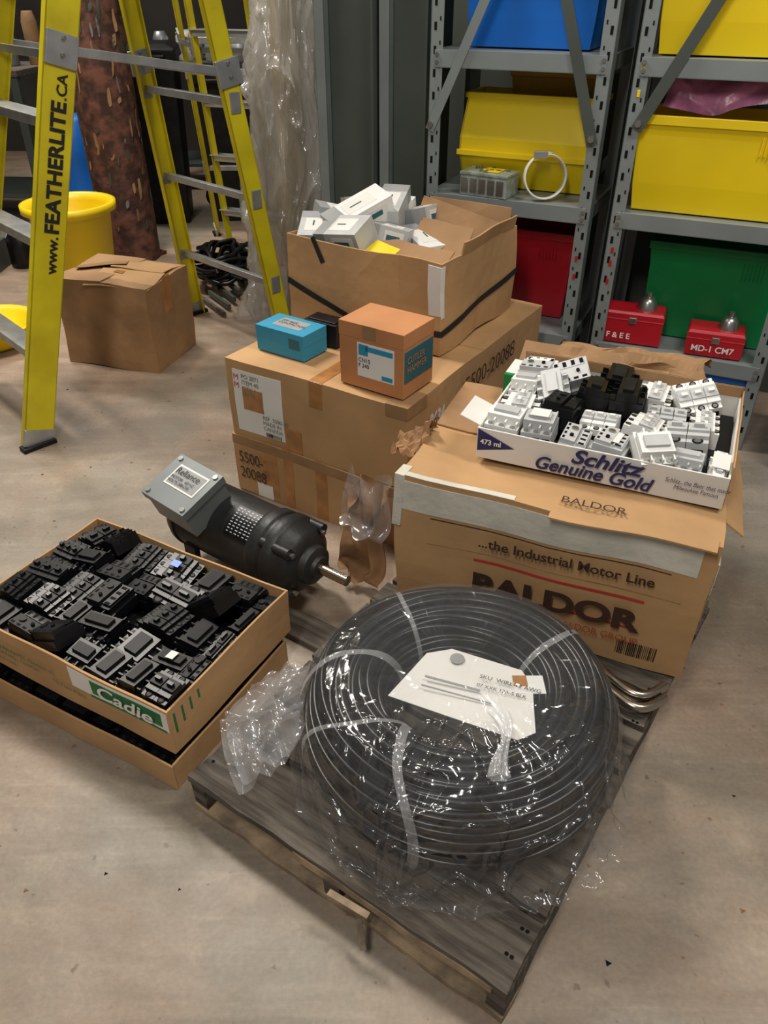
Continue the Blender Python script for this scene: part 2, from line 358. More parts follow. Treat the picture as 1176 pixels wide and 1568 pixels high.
# ---------------- middle stack
def sealed(mb,w,d,h,mat,t=.004):
    mb.box(-w/2,w/2,-d/2,d/2,0,h-t,mat)
    mb.box(-w/2,w/2,-d/2,-.002,h-t,h,mat); mb.box(-w/2,w/2,.002,d/2,h-t,h,mat)
mb=MB(); sealed(mb,.73,1.04,.236,CARD)
y0=-.52
mb.box(-.14,-.10,y0-.0015,y0,0,.238,TAPE); mb.box(-.24,-.17,y0-.0015,y0,.02,.238,TAPE); mb.box(.0,.05,y0-.0015,y0,0,.238,TAPE)
mb.box(-.365,.365,y0-.002,y0+.0,.20,.236,CARDD); mb.box(-.27,-.2,y0-.0018,y0,.0,.06,PAPER)
c2=mb.build('cardboard_box',(.037,2.69,0),-32,bevel=.004,sub=.15,wob=.008,wf=3)
text('5500-\n20088',.065,INKBR,c2,(-.335,y0-.012,.14),sx=.75)
mb=MB(); sealed(mb,.72,1.04,.29,CARD)
y0=-.52
mb.box(-.33,-.12,y0-.0016,y0,.03,.26,PAPER); mb.box(-.29,-.20,y0-.0024,y0,.12,.20,TAPE)
mb.box(-.01,.04,y0-.0018,y0+.0,.20,.29,TAPE); mb.box(-.01,.04,y0,y0+.25,.289,.2915,TAPE); mb.box(-.12,-.05,y0-.0018,y0,.0,.09,TAPE)
mb.box(.28,.361,y0-.003,y0+.12,.25,.2935,CARDD)
c1=mb.build('cardboard_box',(.04,2.692,.241),-32,bevel=.004,sub=.15,wob=.008,wf=3)
text('5500-20088',.085,INKBR,c1,(.372,-.16,.19),rot=(90,0,90),sx=1.0)
text('8634',.07,WHITEP,c1,(.374,-.40,.17),rot=(90,0,90),sx=.7,bold=.003)
text('M\nM',.03,REDP,c1,(-.325,y0-.008,.225))
text('PO 2871\nITEM 40\nQTY 1\nDATE',.022,pale,c1,(-.29,y0-.008,.235))
text('REF  5500-20\nMADE IN\nCANADA  31',.02,pale,c1,(-.21,y0-.008,.10))
mb=MB()
for k in range(16): mb.box(-.20+k*.0042,-.20+k*.0042+R.choice([.0012,.0026]),y0-.0075,y0-.007,.035,.05,INK)
mb.build('barcode',parent=c1)
w,d,h=.64,.56,.31
mb=MB(); open_carton(mb,w,d,h,.006,CARD,CARDI)
mb.box(0,.34,0,.006,0,.06,CARDI,T(-.05,d/2-.01,h-.005)@RX(-12)); 
mb.box(0,.006,-.15,.26,0,.05,CARD,T(w/2-.006,.0,h-.005)@RY(14))
mb.box(-.006,0,-.12,.2,0,.04,CARD,T(-w/2+.006,0.05,h-.005)@RY(-14))
mb.box(-.2,.1,0,.005,0,.12,CARDI,T(.16,-d/2+.09,h-.06)@RX(-66))
mb.box(-.1,.13,0,.004,0,.14,CARDI,T(.10,.02,h-.08)@RX(-50))
mb.box(-.15,.2,0,.004,0,.12,CARDD,T(.08,.17,h-.06)@RX(-30)@RY(8))
mb.box(-.05,.08,0,.004,0,.10,YELB,T(-.0,-d/2+.03,h-.045)@RZ(-14)@RX(-66))
mb.box(w/2-.05,w/2+.001,-d/2-.002,-d/2,.14,.30,PAPER); mb.box(w/2,w/2+.002,-d/2,-d/2+.02,.13,.3,PAPER)
mb.beam((-w/2,-d/2-.003,.15),(-.05,-d/2-.003,.07),(0,0,1),.022,.002,INK)
mb.beam((-.05,-d/2-.003,.07),(w/2+.003,-d/2-.003,.08),(0,0,1),.022,.002,INK)
mb.beam((w/2+.003,-d/2,.08),(w/2+.003,d/2,.15),(0,0,1),.022,.002,INK)
mb.beam((-.19,-d/2-.004,.32),(-.15,-d/2-.004,.24),(1,0,0),.02,.003,INK)
ca=mb.build('open_cardboard_box',(.07,2.847,.535),-33,bevel=.002,sub=.1,wob=.014,wf=5)
mb=MB()
def small(mb,M,w,d,h,col=GREYP):
    mb.box(-w/2,w/2,-d/2,d/2,-h/2,h/2,col,M); mb.box(-w/2-.0006,-w/2+w*.25,-d/2-.0006,d/2+.0006,-h/2-.0006,h/2+.0006,pale2,M)
    mb.box(-w*.1,w*.4,-d/2-.001,-d/2,-h*.35,h*.35,PAPER,M)
    mb.box(-w*.05,w*.3,-d/2-.0016,-d/2,.0,h*.2,TEALD,M); mb.box(-w*.2,w*.3,-d*.3,d*.3,h/2,h/2+.001,PAPER,M)
    for k in range(12): mb.box(-w*.05+k*.004,-w*.05+k*.004+.0018,-d/2-.0018,-d/2,-h*.28,-h*.1,INK,M)
    mb.box(-w*.1,w*.1,-.003,.003,h/2,h/2+.002,TEALD,M)
small(mb,T(-.13,-.17,.30)@RZ(2)@RX(20)@RY(-8),.18,.12,.10)
small(mb,T(-.27,-.17,.29)@RZ(-62)@RY(18),.15,.10,.09)
small(mb,T(-.27,-.03,.31)@RZ(48)@RY(14),.17,.11,.09,WHITEP)
small(mb,T(-.16,-.05,.34)@RZ(62)@RY(-20)@RX(12),.24,.11,.10,WHITEP)
small(mb,T(-.25,.12,.32)@RZ(-35)@RY(-14),.19,.12,.10)
small(mb,T(-.12,.11,.33)@RZ(-70)@RY(12),.22,.10,.11)
small(mb,T(-.20,.21,.30)@RZ(10)@RX(12),.20,.09,.10,WHITEP)
small(mb,T(-.04,.20,.29)@RZ(80)@RX(-15),.14,.11,.10)
small(mb,T(-.03,-.04,.28)@RZ(20)@RX(-10)@RY(10),.14,.10,.09)
small(mb,T(.04,.08,.24)@RZ(-30)@RY(12),.18,.12,.08,WHITEP)
small(mb,T(-.20,.0,.19)@RZ(8),.20,.35,.12); small(mb,T(.05,.1,.16)@RZ(80),.22,.22,.12); small(mb,T(.18,-.1,.18),.2,.2,.1)
small(mb,T(-.12,0,.075),.36,.4,.13); small(mb,T(.16,0,.075),.18,.4,.13)
mb.build('component_cartons',(.07,2.847,.538),-33,bevel=.002)
mb=MB(); w,d,h=.205,.125,.088
mb.box(-w/2,w/2,-d/2,d/2,0,h,TEAL); mb.box(-w/2-.0008,w/2+.0008,-d/2-.0008,d/2,h*.55,h+.0008,TEAL)
mb.box(-.06,.06,-.03,.04,h+.001,h+.0018,pale2); mb.box(.04,.085,-d/2-.0018,-d/2,.035,.07,TEALD)
tb=mb.build('teal_carton',(-.316,2.50,.536),-34,bevel=.002)
text('3TF 4622\nCONTACTOR',.018,INK,tb,(-.05,.01,h+.004),rot=(0,0,0))
mb=MB(); mb.box(-.07,.07,-.04,.04,0,.08,BLK2); mb.box(-.06,.06,-.03,.03,.08,.085,BLK); mb.build('black_carton',(-.20,2.575,.536),-33,bevel=.003)
mb=MB(); w,d,h=.235,.17,.205
sealed(mb,w,d,h,CARDO); mb.box(-w/2-.001,w/2+.001,-d/2-.001,d/2+.001,h-.045,h+.001,CARDO)
mb.box(-.05,.085,-d/2-.0015,-d/2,.04,.15,PAPER); mb.box(-.045,-.01,-d/2-.002,-d/2,.11,.145,TEAL); mb.box(-.02,.08,-d/2-.002,-d/2,.125,.142,TEAL); mb.box(.04,.08,-d/2-.002,-d/2,.045,.06,TEAL)
mb.box(-.03,.02,-d/2-.0025,-d/2-.001,.165,.207,CARDD); mb.box(w/2,w/2+.002,-.08,.08,.05,.15,TEALD)
sb=mb.build('carton',(.008,2.247,.537),-34,bevel=.002)
text('CUTLER\nHAMMER',.03,CARDO,sb,(w/2+.004,-.07,.11),rot=(90,0,90),sx=.9)
text('CN15\nF 240',.018,INK,sb,(-.045,-d/2-.004,.09))
# ---------------- large motor box
w,d,h=.78,.60,.43
mb=MB(); mb.box(-w/2,w/2,-d/2,d/2,0,h-.006,CARD)
mb.box(-w/2,w/2,-d/2,-.01,h-.006,h,CARD); mb.box(-w/2,w/2,.01,d/2,h-.006,h,CARDD)
fy=-d/2
mb.box(-w/2-.002,w/2-.035,fy-.002,fy,h-.10,h-.015,TAPEW); mb.box(-w/2,-w/2+.30,fy,fy+.02,h,h+.0015,TAPEW)
mb.box(-w/2-.006,-w/2+.02,fy-.006,fy+.05,h-.15,h+.002,TAPEW)
mb.box(w/2,w/2+.003,fy+.0,fy+.35,.2,h-.05,CARDD); mb.box(w/2,w/2+.004,fy,fy+.3,h-.14,h-.05,TAPEW)
mb.box(-.17,.26,fy-.0015,fy,.212,.221,REDP); mb.box(-.17,.26,fy-.0015,fy,.118,.125,REDP)
mb.box(-.29,.34,fy-.0012,fy,h-.19,h-.187,CARDD); mb.box(-.29,.30,fy-.0012,fy,h-.112,h-.109,INKBR)
for k in range(22): mb.box(.22+k*.0046,.22+k*.0046+R.choice([.0014,.003]),fy-.002,fy,.03,.075,INK)
mb.box(0,.09,-.18,.2,0,.005,CARD,T(w/2-.03,.02,h-.004)@RY(30))
mb.box(-.2,.25,0,.22,0,.005,CARDD,T(-.05,d/2-.04,h)@RX(24))
mb.box(-.1,.28,-.05,0,0,.005,CARD,T(.1,fy+.02,h-.002)@RX(0))
bb=mb.build('motor_shipping_box',(.506,1.79,.122),-22,bevel=.004,sub=.08,wob=.018,wf=3.5)
text('BALDOR',.088,INKBR,bb,(-.17,fy-.017,.133),sx=1.25,bold=.0035)
text('A MEMBER OF THE BALDOR GROUP',.030,REDP,bb,(-.17,fy-.017,.090),sx=.9)
text('...the Industrial Motor Line',.040,INKBR,bb,(-.16,fy-.017,h-.148),sx=1.0,bold=.0008)
text('BALDOR',.04,INKBR,bb,(.02,-.27,h+.007),rot=(0,0,0))
mb=MB()
def kf(u,v):
    n=noise.noise_vector(Vector((u*2.5,v*3.5,3.)))*.05; c=math.sin(u*14+v*4)*.012
    return (-.075+.13*u+n.x,.02*u+n.y+.06*v+c,.33*v+n.z+.03)
mb.grid(kf,40,40,KRAFT); mb.grid(lambda u,v: tuple(Vector(kf(u,v*.6))+Vector((.03,-.03,.20))),40,34,FILMT)
mb.build('crumpled_kraft_paper',(-.065,1.85,.0),-25)
mb=MB()
mb.grid(lambda u,v:(-.06+.10*u+.02*noise.noise(Vector((u*5,v*5,1))),-.05+.11*v,-.03+.07*math.sin(v*2.5)*u+.03*noise.noise(Vector((u*6,v*6,4)))),12,12,KRAFT,smooth=False)
mb.build('torn_cardboard_flap',(.09,1.86,.55),-20)
# ---------------- beer tray
w,d,h=.61,.46,.085
mb=MB(); open_carton(mb,w,d,h,.005,PAPER,CARDI)
mb.box(-w/2+.004,w/2-.004,d/2-.006,d/2-.004,h,h+.03,CARDI)
mb.box(-w/2-.001,w/2+.001,d/2,d/2+.003,0,h+.03,CARDD); mb.box(w/2,w/2+.003,-d/2+.02,d/2,0,h+.02,CARD)
mb.box(-.06,0,-.08,.04,0,.004,PAPER,T(-w/2+.004,-.14,h-.002)@RY(20))
mb.add([(-w/2+.003,-d/2-.0015,h-.002),(-w/2+.10,-d/2-.0015,h-.04),(-w/2+.003,-d/2-.0015,.02)],[(0,2,1)],INKB)
bt=mb.build('beverage_case_tray',(.612,1.825,.562),-24,bevel=.0015,sub=.1,wob=.003,wf=5)
text('Schlitz',.054,INKB,bt,(-.06,-d/2-.007,.046),shear=.3,sx=1.2,bold=.0015)
text('Genuine Gold',.050,INKB,bt,(-.15,-d/2-.007,.010),shear=.3,sx=1.0,bold=.0012)
text("Schlitz...the Beer that made\n      Milwaukee Famous",.0165,INKB,bt,(.165,-d/2-.007,.050),shear=.3,sx=.8)
text('473 ml',.020,WHITEP,bt,(-w/2+.012,-d/2-.007,.045),rot=(90,0,0),bold=.0005)
mb=MB(); rnd=random.Random(11)
yv=-d/2+.010
for j in range(4):
    rowd=(d-.02)/4; x=-w/2+.010
    while x<w/2-.05:
        wx=rnd.uniform(.075,.11)
        if x+wx>w/2-.010: wx=w/2-.010-x
        if wx<.04: break
        cx_=x+wx/2; cy_=yv+rowd/2; x+=wx+.006
        blk=(-.10<cx_<.03 and j==2) or (j==3 and -.05<cx_<.03) or (j==1 and -.16<cx_<-.07)
        if rnd.random()<.04: continue
        M=T(cx_,cy_,.008+rnd.uniform(.005,.035)+(.025 if blk else 0))@RZ(rnd.uniform(-7,7))@RX(rnd.uniform(-8,8))@RY(rnd.uniform(-8,8))
        if rnd.random()<.14: M=M@T(0,0,.04)@RX(25)@RZ(25)
        H=rnd.uniform(.055,.08)
        if rnd.random()<.6: breaker(mb,M,rnd,blk,wx*.96,rowd*.92,H,False)
        else: breaker(mb,M@RZ(90),rnd,blk,rowd*.92,wx*.96,H,False)
    yv+=rowd
mb.box(-w/2+.008,w/2-.008,-d/2+.008,d/2-.008,.002,.02,BLK2)
mb.build('electrical_contactors',(.612,1.825,.568),-24,bevel=.001)
mb=MB()
def bf(u,v):
    n=noise.noise_vector(Vector((u*5,v*4,9.)))*.03; return (-.24+.46*u+n.x,.0+.16*v+n.y,.0+.055*math.sin(v*3)+n.z)
mb.grid(bf,24,10,CARDD,smooth=False); mb.build('torn_cardboard_flap',(.74,2.12,.60),-20)
mb=MB(); mb.box(-.02,.02,-.06,.06,0,.075,GRNB); mb.box(-.018,.018,-.05,.05,.075,.078,PAPER); mb.build('green_carton',(.395,2.13,.562),-24,bevel=.004)
# ---------------- cable coil
CC=(.165,1.155,.12); rnd=random.Random(5)
spl=[]
def ring(rr,zz):
    ph=rnd.random()*6.28; tz=rnd.uniform(.001,.010); tr=rnd.uniform(.001,.008); p2=rnd.random()*6.28
    return [((rr+tr*math.sin(2*a+p2)+.006*math.sin(a+ph))*math.cos(a),(rr+tr*math.sin(2*a+p2)+.006*math.sin(a+ph))*math.sin(a),zz+tz*math.sin(a+ph)) for a in [2*math.pi*k/72 for k in range(72)]]
cr,cz=.246,.122
for lay,(ra,rb) in enumerate(((.092,.108),(.070,.084),(.046,.058),(.02,.03))):
    n=[40,30,20,8][lay]
    for k in range(n):
        a=2*math.pi*(k+.6*rnd.random())/n
        ca_,sa_=math.cos(a),math.sin(a)
        p=.88
        spl.append(ring(cr+ra*math.copysign(abs(ca_)**p,ca_),cz+rb*math.copysign(abs(sa_)**p,sa_)))
coil=curve('cable_coil',spl,.0082,CABLE,cyc=True,loc=CC)
mb=MB()
def band(ang,wd,mat,tilt=0):
    def fn(u,v):
        t=2*math.pi*u; ca_,sa_=math.cos(t),math.sin(t)
        rr=cr+.110*math.copysign(abs(ca_)**.85,ca_); zz=cz+.126*math.copysign(abs(sa_)**.85,sa_)
        a=math.radians(ang+tilt*math.cos(t)); off=(v-.5)*wd
        return (rr*math.cos(a)-off*math.sin(a),rr*math.sin(a)+off*math.cos(a),max(zz,.002)+noise.noise(Vector((u*9,v*3,ang)))*.004)
    mb.grid(fn,48,4,mat)
for a,tl,ww in ((118,-6,.012),(165,14,.02),(212,-14,.012),(236,16,.022),(25,5,.016)): band(a,ww,BAND,tl)
mb.build('tie_bands',parent=coil)
mb=MB()
out=[(-.15,-.07),(.13,-.10),(.16,-.07),(.13,.05),(.10,.085),(-.06,.105),(-.11,.075)]
mb.add([(x,y,.006*math.sin(x*12)) for x,y in out]+[(x,y,.006*math.sin(x*12)-.002) for x,y in out],[tuple(range(7)),tuple(range(13,6,-1))]+[(i,i+7,(i+1)%7+7,(i+1)%7) for i in range(7)],PAPER)
mb.cyl(.016,.001,pale2,T(-.04,.075,.001),20)
mb.box(.10,.165,-.02,.03,.004,.006,WHITEP,RZ(20)); mb.box(.10,.13,-.0,.03,.006,.0065,TAPE,RZ(20))
mb.box(-.09,.03,-.005,.0,.006,.0075,pale2); mb.box(-.09,.06,-.03,-.027,.006,.0075,pale2)
card=mb.build('label_card',(.008,-.040,.246),-20,parent=coil)
text('SKU  WIRE 12 AWG',.015,INK,card,(.02,.03,.010),rot=(0,0,0)); text('07 XXK 12A-5 BLK',.013,INK,card,(.02,.005,.010),rot=(0,0,0))
# bag
prof=[(0,.256),(.08,.257),(.15,.259),(.20,.262),(.25,.262),(.29,.248),(.325,.215),(.346,.165),(.358,.11),(.364,.055),(.369,.014),(.378,.006)]
def prof_at(s):
    k=s*(len(prof)-1); i=min(int(k),len(prof)-2); f=k-i
    return (prof[i][0]*(1-f)+prof[i+1][0]*f, prof[i][1]*(1-f)+prof[i+1][1]*f)
def rid(q,p): return max(0,1-abs(noise.noise(q))*3.2)**p
def bagf(u,v):
    a=2*math.pi*u; r,z=prof_at(v)
    x,y_=r*math.cos(a),r*math.sin(a)
    k=min(1,r/.2)**2
    P=Vector((x,y_,z)); wv=noise.noise_vector(P*5)*.05
    P2=P+wv
    front=max(0,-y_)/.38; fr=.12+front*1.25
    fold=rid(Vector((math.cos(a)*4.5+wv.x*8,math.sin(a)*4.5,v*1.2+3)),3)
    c1_=rid(P2*8+Vector((3,1,7)),4); c2_=rid(P2*15+Vector((9,4,2)),4); c3_=rid(P2*24+Vector((1,14,2)),3)
    big=noise.noise(P*5)
    rr=r+(fold*.018*fr+c1_*.010*fr+c2_*.006*fr)*k+big*.008*k
    if v>.75: rr+=(v-.75)*.04*max(0,math.cos(a+1.5))+(v-.75)*.08*max(0,math.cos(a+.6))**2
    zz=z+(c1_*.013+c2_*.007+c3_*.003)*fr+fold*.010*k*fr+abs(big)*.006+.004
    return (rr*math.cos(a),rr*math.sin(a),zz)
mb=MB(); mb.grid(bagf,520,170,FILM)
def tail(u,v):
    a=math.radians(156+40*v); r=.35+.20*u*(1-.5*abs(v-.5)) 
    f=rid(Vector((u*1.5,v*4,1)),2)
    g=noise.noise(Vector((u*3.5,v*3.5,5)))
    return (r*math.cos(a),r*math.sin(a),.12*(1-u)**1.6+.014+f*.035*(1-.4*u)+abs(g)*.03)
mb.grid(tail,70,70,FILMT)
def tail2(u,v):
    p=tail(u,v); g=noise.noise(Vector((u*2,v*4,15))); return (p[0]*.98,p[1]*.98+.012,p[2]+.014+g*.014)
mb.grid(tail2,70,70,FILMT)
def neck(u,v):
    a=2*math.pi*u; rr=.006+.016*abs(v-.5)**1.2*2+.004*math.sin(a*5)
    return (.06+rr*math.cos(a)+.012*math.sin(v*5),-.13-.14*v,.278+rr*.5*math.sin(a)-.02*v*v)
mb.grid(neck,30,20,BAND)
bag=mb.build('clear_plastic_bag',CC)
pts=[(.44+.26*t,1.41-.12*t+.05*math.sin(t*7),.145+.012*math.sin(t*3)) for t in [k/8 for k in range(9)]]
pts2=[(p[0]-.01,p[1]-.035,p[2]-.005) for p in pts]
curve('flexible_metal_conduit',[pts,pts2],.012,SHAFT)
# ---------------- left background carton
w,d,h=.5,.39,.43
mb=MB(); mb.box(-w/2,w/2,-d/2,d/2,0,h-.01,CARDD)
mb.box(-w/2,.02,-d/2,d/2,h-.01,h-.004,CARDI)
mb.box(-.2,.12,-d/2,.0,0,.005,CARD,T(.12,0,h+.0)@RX(7)@RZ(4)); mb.box(-.03,.25,-.0,.19,0,.005,CARD,T(-.02,0,h+.004)@RX(-6))
mb.box(-.14,.1,0,.14,0,.004,CARDD,T(-.08,.0,h+.01)@RZ(25)@RX(-10))
mb.box(w/2,w/2+.002,-.05,.02,.25,h,TAPE); mb.box(.0,.05,-.06,.06,h-.0,h+.002,TAPE)
mb.build('cardboard_box',(-1.276,3.717,0),-18,bevel=.004,sub=.10,wob=.016,wf=4)
# ---------------- ladders
def channel(mb,p0,p1,wdir,idir,w,fl,t,mat):
    p0=Vector(p0);p1=Vector(p1);ax=(p1-p0).normalized();wd=Vector(wdir);wd=(wd-ax*wd.dot(ax)).normalized();n=ax.cross(wd)
    if n.dot(Vector(idir))<0: n=-n
    M=Matrix(((wd.x,n.x,ax.x,p0.x),(wd.y,n.y,ax.y,p0.y),(wd.z,n.z,ax.z,p0.z),(0,0,0,1))); L=(p1-p0).length
    mb.box(-w/2,w/2,0,t,0,L,mat,M)
    for s_ in (-1,1):
        a,b=sorted((s_*w/2,s_*(w/2-t))); mb.box(a,b,0,fl,0,L,mat,M)
    return M,L
def ladder(name,F1,F2,R1,R2,apexF1,apexF2,apexR1,apexR2,zt,zs,zr,w=.10,z0=0.,zf=1.36):
    mb=MB(); V=Vector
    f1,f2,r1,r2=[V((*p,z0)) for p in (F1,F2,R1,R2)]; a1,a2,b1,b2=[V((*p,zt)) for p in (apexF1,apexF2,apexR1,apexR2)]
    spread=(r1-f1).normalized(); side=(f2-f1).normalized()
    M1,L1=channel(mb,f1,a1,spread,side,w,.035,.006,YEL); channel(mb,f2,a2,spread,-side,w,.035,.006,YEL)
    channel(mb,r1,b1,spread,side,w*.72,.03,.006,YEL); channel(mb,r2,b2,spread,-side,w*.72,.03,.006,YEL)
    def at(p,q,z): return p+(q-p)*(z-z0)/(zt-z0)
    for z in zs:
        p=at(f1,a1,z);q=at(f2,a2,z); mb.beam(p+side*.01,q-side*.01,spread,.085,.006,ALU)
        for e in (-1,1): mb.beam(p+side*.01+spread*e*.04-V((0,0,.015)),q-side*.01+spread*e*.04-V((0,0,.015)),(0,0,1),.034,.004,ALU)
        for pp,e in ((p,1),(q,-1)): mb.beam(pp+side*e*.012-V((0,0,.05)),pp+side*e*.012+V((0,0,.01)),spread,.06,.004,ALU)
    for z in zr:
        p=at(r1,b1,z);q=at(r2,b2,z); mb.beam(p,q,spread,.03,.03,ALU)
        for pp in (p,q): mb.beam(pp-V((0,0,.04)),pp+V((0,0,.04)),spread,.05,.012,ALU)
    for p,q in ((f1,a1),(f2,a2),(r1,b1),(r2,b2)):
        mb.beam(p+V((0,0,.002)),at(p,q,z0+.07),spread,w*1.05,.016,ALU); mb.beam(p+V((0,0,-.0)),p+V((0,0,.018)),spread,w*1.15,.05,BLK2)
    zr_=1.27
    p=at(f1,a1,zf);q=at(r1,b1,zr_); mb.beam(p-side*.006,q-side*.006,(0,0,1),.03,.004,ALU)
    p2=at(f2,a2,zf);q2=at(r2,b2,zr_); mb.beam(p2,q2,(0,0,1),.03,.004,ALU)
    mb.beam(at(f1,a1,zf-.02),at(f2,a2,zf-.02),(0,0,1),.03,.006,ALU); mb.beam(at(r1,b1,zr_),at(r2,b2,zr_),(0,0,1),.035,.02,ALU)
    for pp,qq,z in ((f1,a1,zf),(r1,b1,zr_),(r2,b2,zr_)):
        mb.beam(at(pp,qq,z-.05)-side*.004,at(pp,qq,z+.05)-side*.004,spread,w*.95,.012,ALU)
        for dz in (-.02,.03): mb.beam(at(pp,qq,z+dz)-side*.016,at(pp,qq,z+dz+.012)-side*.016,spread,.012,.012,SCREW)
    cen=(a1+a2+b1+b2)/4
    mb.beam(cen-side*.22,cen+side*.22,spread,.18,.05,YEL)
    o=mb.build(name,bevel=.002); return o,M1,L1
F1=(-1.424,2.757);F2=(-1.93,3.30);R3=(-.48,3.71);R2=(-1.079,4.27)
lad,M1,L1=ladder('fiberglass_stepladder',F1,F2,R3,R2,(-.81,3.37),(-1.15,3.74),(-.80,3.42),(-1.14,3.80),2.69,(.37,.78,1.18,1.6,2.0,2.35),(.37,.77,1.16,1.6,2.05),w=.12,zf=1.385)
tx=text('www.',.058,INK,lad,(0,0,0),bold=.0012); tx2=text('FEATHERLITE',.074,INK,lad,(0,0,0),bold=.0026,sx=1.); tx3=text('.CA',.052,INK,lad,(0,0,0),bold=.001)
tx2.data.space_character=1.03
wd=M1.col[0].to_3d(); ax=M1.col[2].to_3d(); nn=M1.col[1].to_3d(); org=M1.col[3].to_3d()
on=-nn; up=on.cross(ax)
for t_,st in ((tx,.70),(tx2,.845),(tx3,1.30)):
    p=org+ax*st+on*.003-up*.027
    t_.matrix_local=Matrix(((ax.x,up.x,on.x,p.x),(ax.y,up.y,on.y,p.y),(ax.z,up.z,on.z,p.z),(0,0,0,1)))
ladder('fiberglass_stepladder',(-1.03,5.2),(-.5,4.98),(-1.25,5.9),(-.75,5.9),(-1.10,4.75),(-.68,4.65),(-1.2,4.9),(-.8,4.9),2.6,(.37,.7,1.0,1.35,1.7),(.5,1.1),w=.09,zf=1.27)
# ---------------- rusty column
mb=MB(); mb.cyl(.18,4.1,RUST,n=40,r2=.18); mb.cyl(.22,.02,RUST,n=4)
rnd=random.Random(4)
for k in range(90):
    a0=rnd.uniform(3.4,6.2); z0=rnd.uniform(.2,1.9); hh=rnd.uniform(.02,.12); ww=rnd.uniform(.05,.16)
    mb.grid(lambda u,v:(.184*math.cos(a0+ww*(u-.5)*(1-.8*abs(v-.5))),.184*math.sin(a0+ww*(u-.5)*(1-.8*abs(v-.5))),z0+hh*v+.01*u),4,3,rnd.choice([CARDI,pale,KRAFT,STEELD]))
mb.build('steel_column',(-1.72,5.35,0),20,sub=.15,wob=.012,wf=9)
mb=MB(); mb.lathe([(0,0),(.17,0),(.19,.05),(.23,.44),(.27,.46),(.27,.50),(.24,.50),(.22,.46),(.18,.06),(0,.05)],YELB,n=36)
mb.build('yellow_tub',(-1.86,4.75,0))
mb=MB(); mb.lathe([(0,0),(.16,0),(.2,.03),(.23,.10),(.25,.11),(.24,.12),(.21,.10),(.15,.03),(0,.03)],YELB,n=30); mb.build('yellow_basin',(-2.06,3.85,0))
# ---------------- shelving
def unit(s0,s1):
    mb=MB(); dp=.45; H=2.3
    for (x,y,fx,fy_) in ((s0,0,1,1),(s1,0,-1,1),(s0,dp,1,-1),(s1,dp,-1,-1)):
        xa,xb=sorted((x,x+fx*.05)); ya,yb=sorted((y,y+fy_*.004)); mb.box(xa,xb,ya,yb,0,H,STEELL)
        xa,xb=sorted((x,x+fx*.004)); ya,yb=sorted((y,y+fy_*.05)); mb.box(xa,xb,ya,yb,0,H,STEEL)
        if y==0:
            z=.08
            while z<H-.05:
                xa,xb=sorted((x+fx*.014,x+fx*.024)); mb.box(xa,xb,-.0012,0,z,z+.026,DARK)
                mb.box(x+fx*.038-.0025,x+fx*.038+.0025,-.0012,.0,z+.03,z+.043,DARK)
                z+=.075
    for z in (.36,.87,1.37,1.9):
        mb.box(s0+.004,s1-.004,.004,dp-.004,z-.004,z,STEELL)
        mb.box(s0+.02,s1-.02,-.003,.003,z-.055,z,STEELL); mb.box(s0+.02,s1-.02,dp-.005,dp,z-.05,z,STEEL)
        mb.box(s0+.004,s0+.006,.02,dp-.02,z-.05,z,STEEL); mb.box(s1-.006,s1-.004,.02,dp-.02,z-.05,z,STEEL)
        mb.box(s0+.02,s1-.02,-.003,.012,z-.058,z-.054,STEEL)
        for x in (s0+.03,s1-.03):
            for dz in (-.015,-.04): mb.cyl(.008,.006,SCREW,T(x,-.003,z+dz)@RX(90),6)
    mb.beam((s0+.02,dp-.0,.1),(s1-.02,dp-.0,1.0),(0,0,1),.03,.003,STEEL)
    return mb
sl,sr=-.76,-.085
mb=unit(sl,sr)
mb.beam((sl+.01,-.008,1.10),(sl+.40,-.008,1.95),(1,0,0),.035,.004,STEELL)
mb.beam((sr-.03,-.010,1.09),(sr-.33,-.010,1.95),(1,0,0),.04,.005,STEELD)
mb.cyl(.012,.01,SCREW,T(sl+.015,-.01,1.12)@RX(90),8); mb.cyl(.012,.01,SCREW,T(sr-.035,-.012,1.11)@RX(90),8)
mb.build('steel_shelving_unit',SO,SR,bevel=.0012)
mb=unit(-.01,.66)
mb.beam((.03,-.010,1.15),(.42,-.010,1.95),(1,0,0),.04,.005,STEELD)
mb.cyl(.012,.01,SCREW,T(.035,-.012,1.17)@RX(90),8)
for z in (.60,.67,.72): mb.box(.012,.022,-.003,-.001,z,z+.022,REDB)
for z in (.60,.67): mb.box(-.12,-.11,-.003,-.001,z,z+.022,REDB)
for z in (1.25,1.33): mb.box(.012,.022,-.003,-.001,z,z+.022,YELB)
mb.build('steel_shelving_unit',SO,SR,bevel=.0012)
SM=T(*SO)@RZ(SR)
def sloc(x,y,z): return tuple(SM@Vector((x,y,z)))
def bin_(w,d,h,mat,x,y,z,name,ribs=True):
    mb=MB()
    mb.tub([(w-.05,d-.05,0),(w-.03,d-.03,h*.3),(w-.012,d-.012,h*.80),(w-.01,d-.01,h*.82),(w-.0,d-.0,h-.03),(w+.012,d+.012,h-.03),(w+.012,d+.012,h),(w-.02,d-.02,h),(w-.03,d-.03,h*.55),(w-.07,d-.07,.012)],mat)
    if ribs:
        for k in range(6): mb.box(w*.2+k*.014,w*.2+k*.014+.004,-d/2-.001,-d/2+.01,h-.11,h-.05,mat)
    return mb.build(name,sloc(x,y,z),SR,bevel=.004)
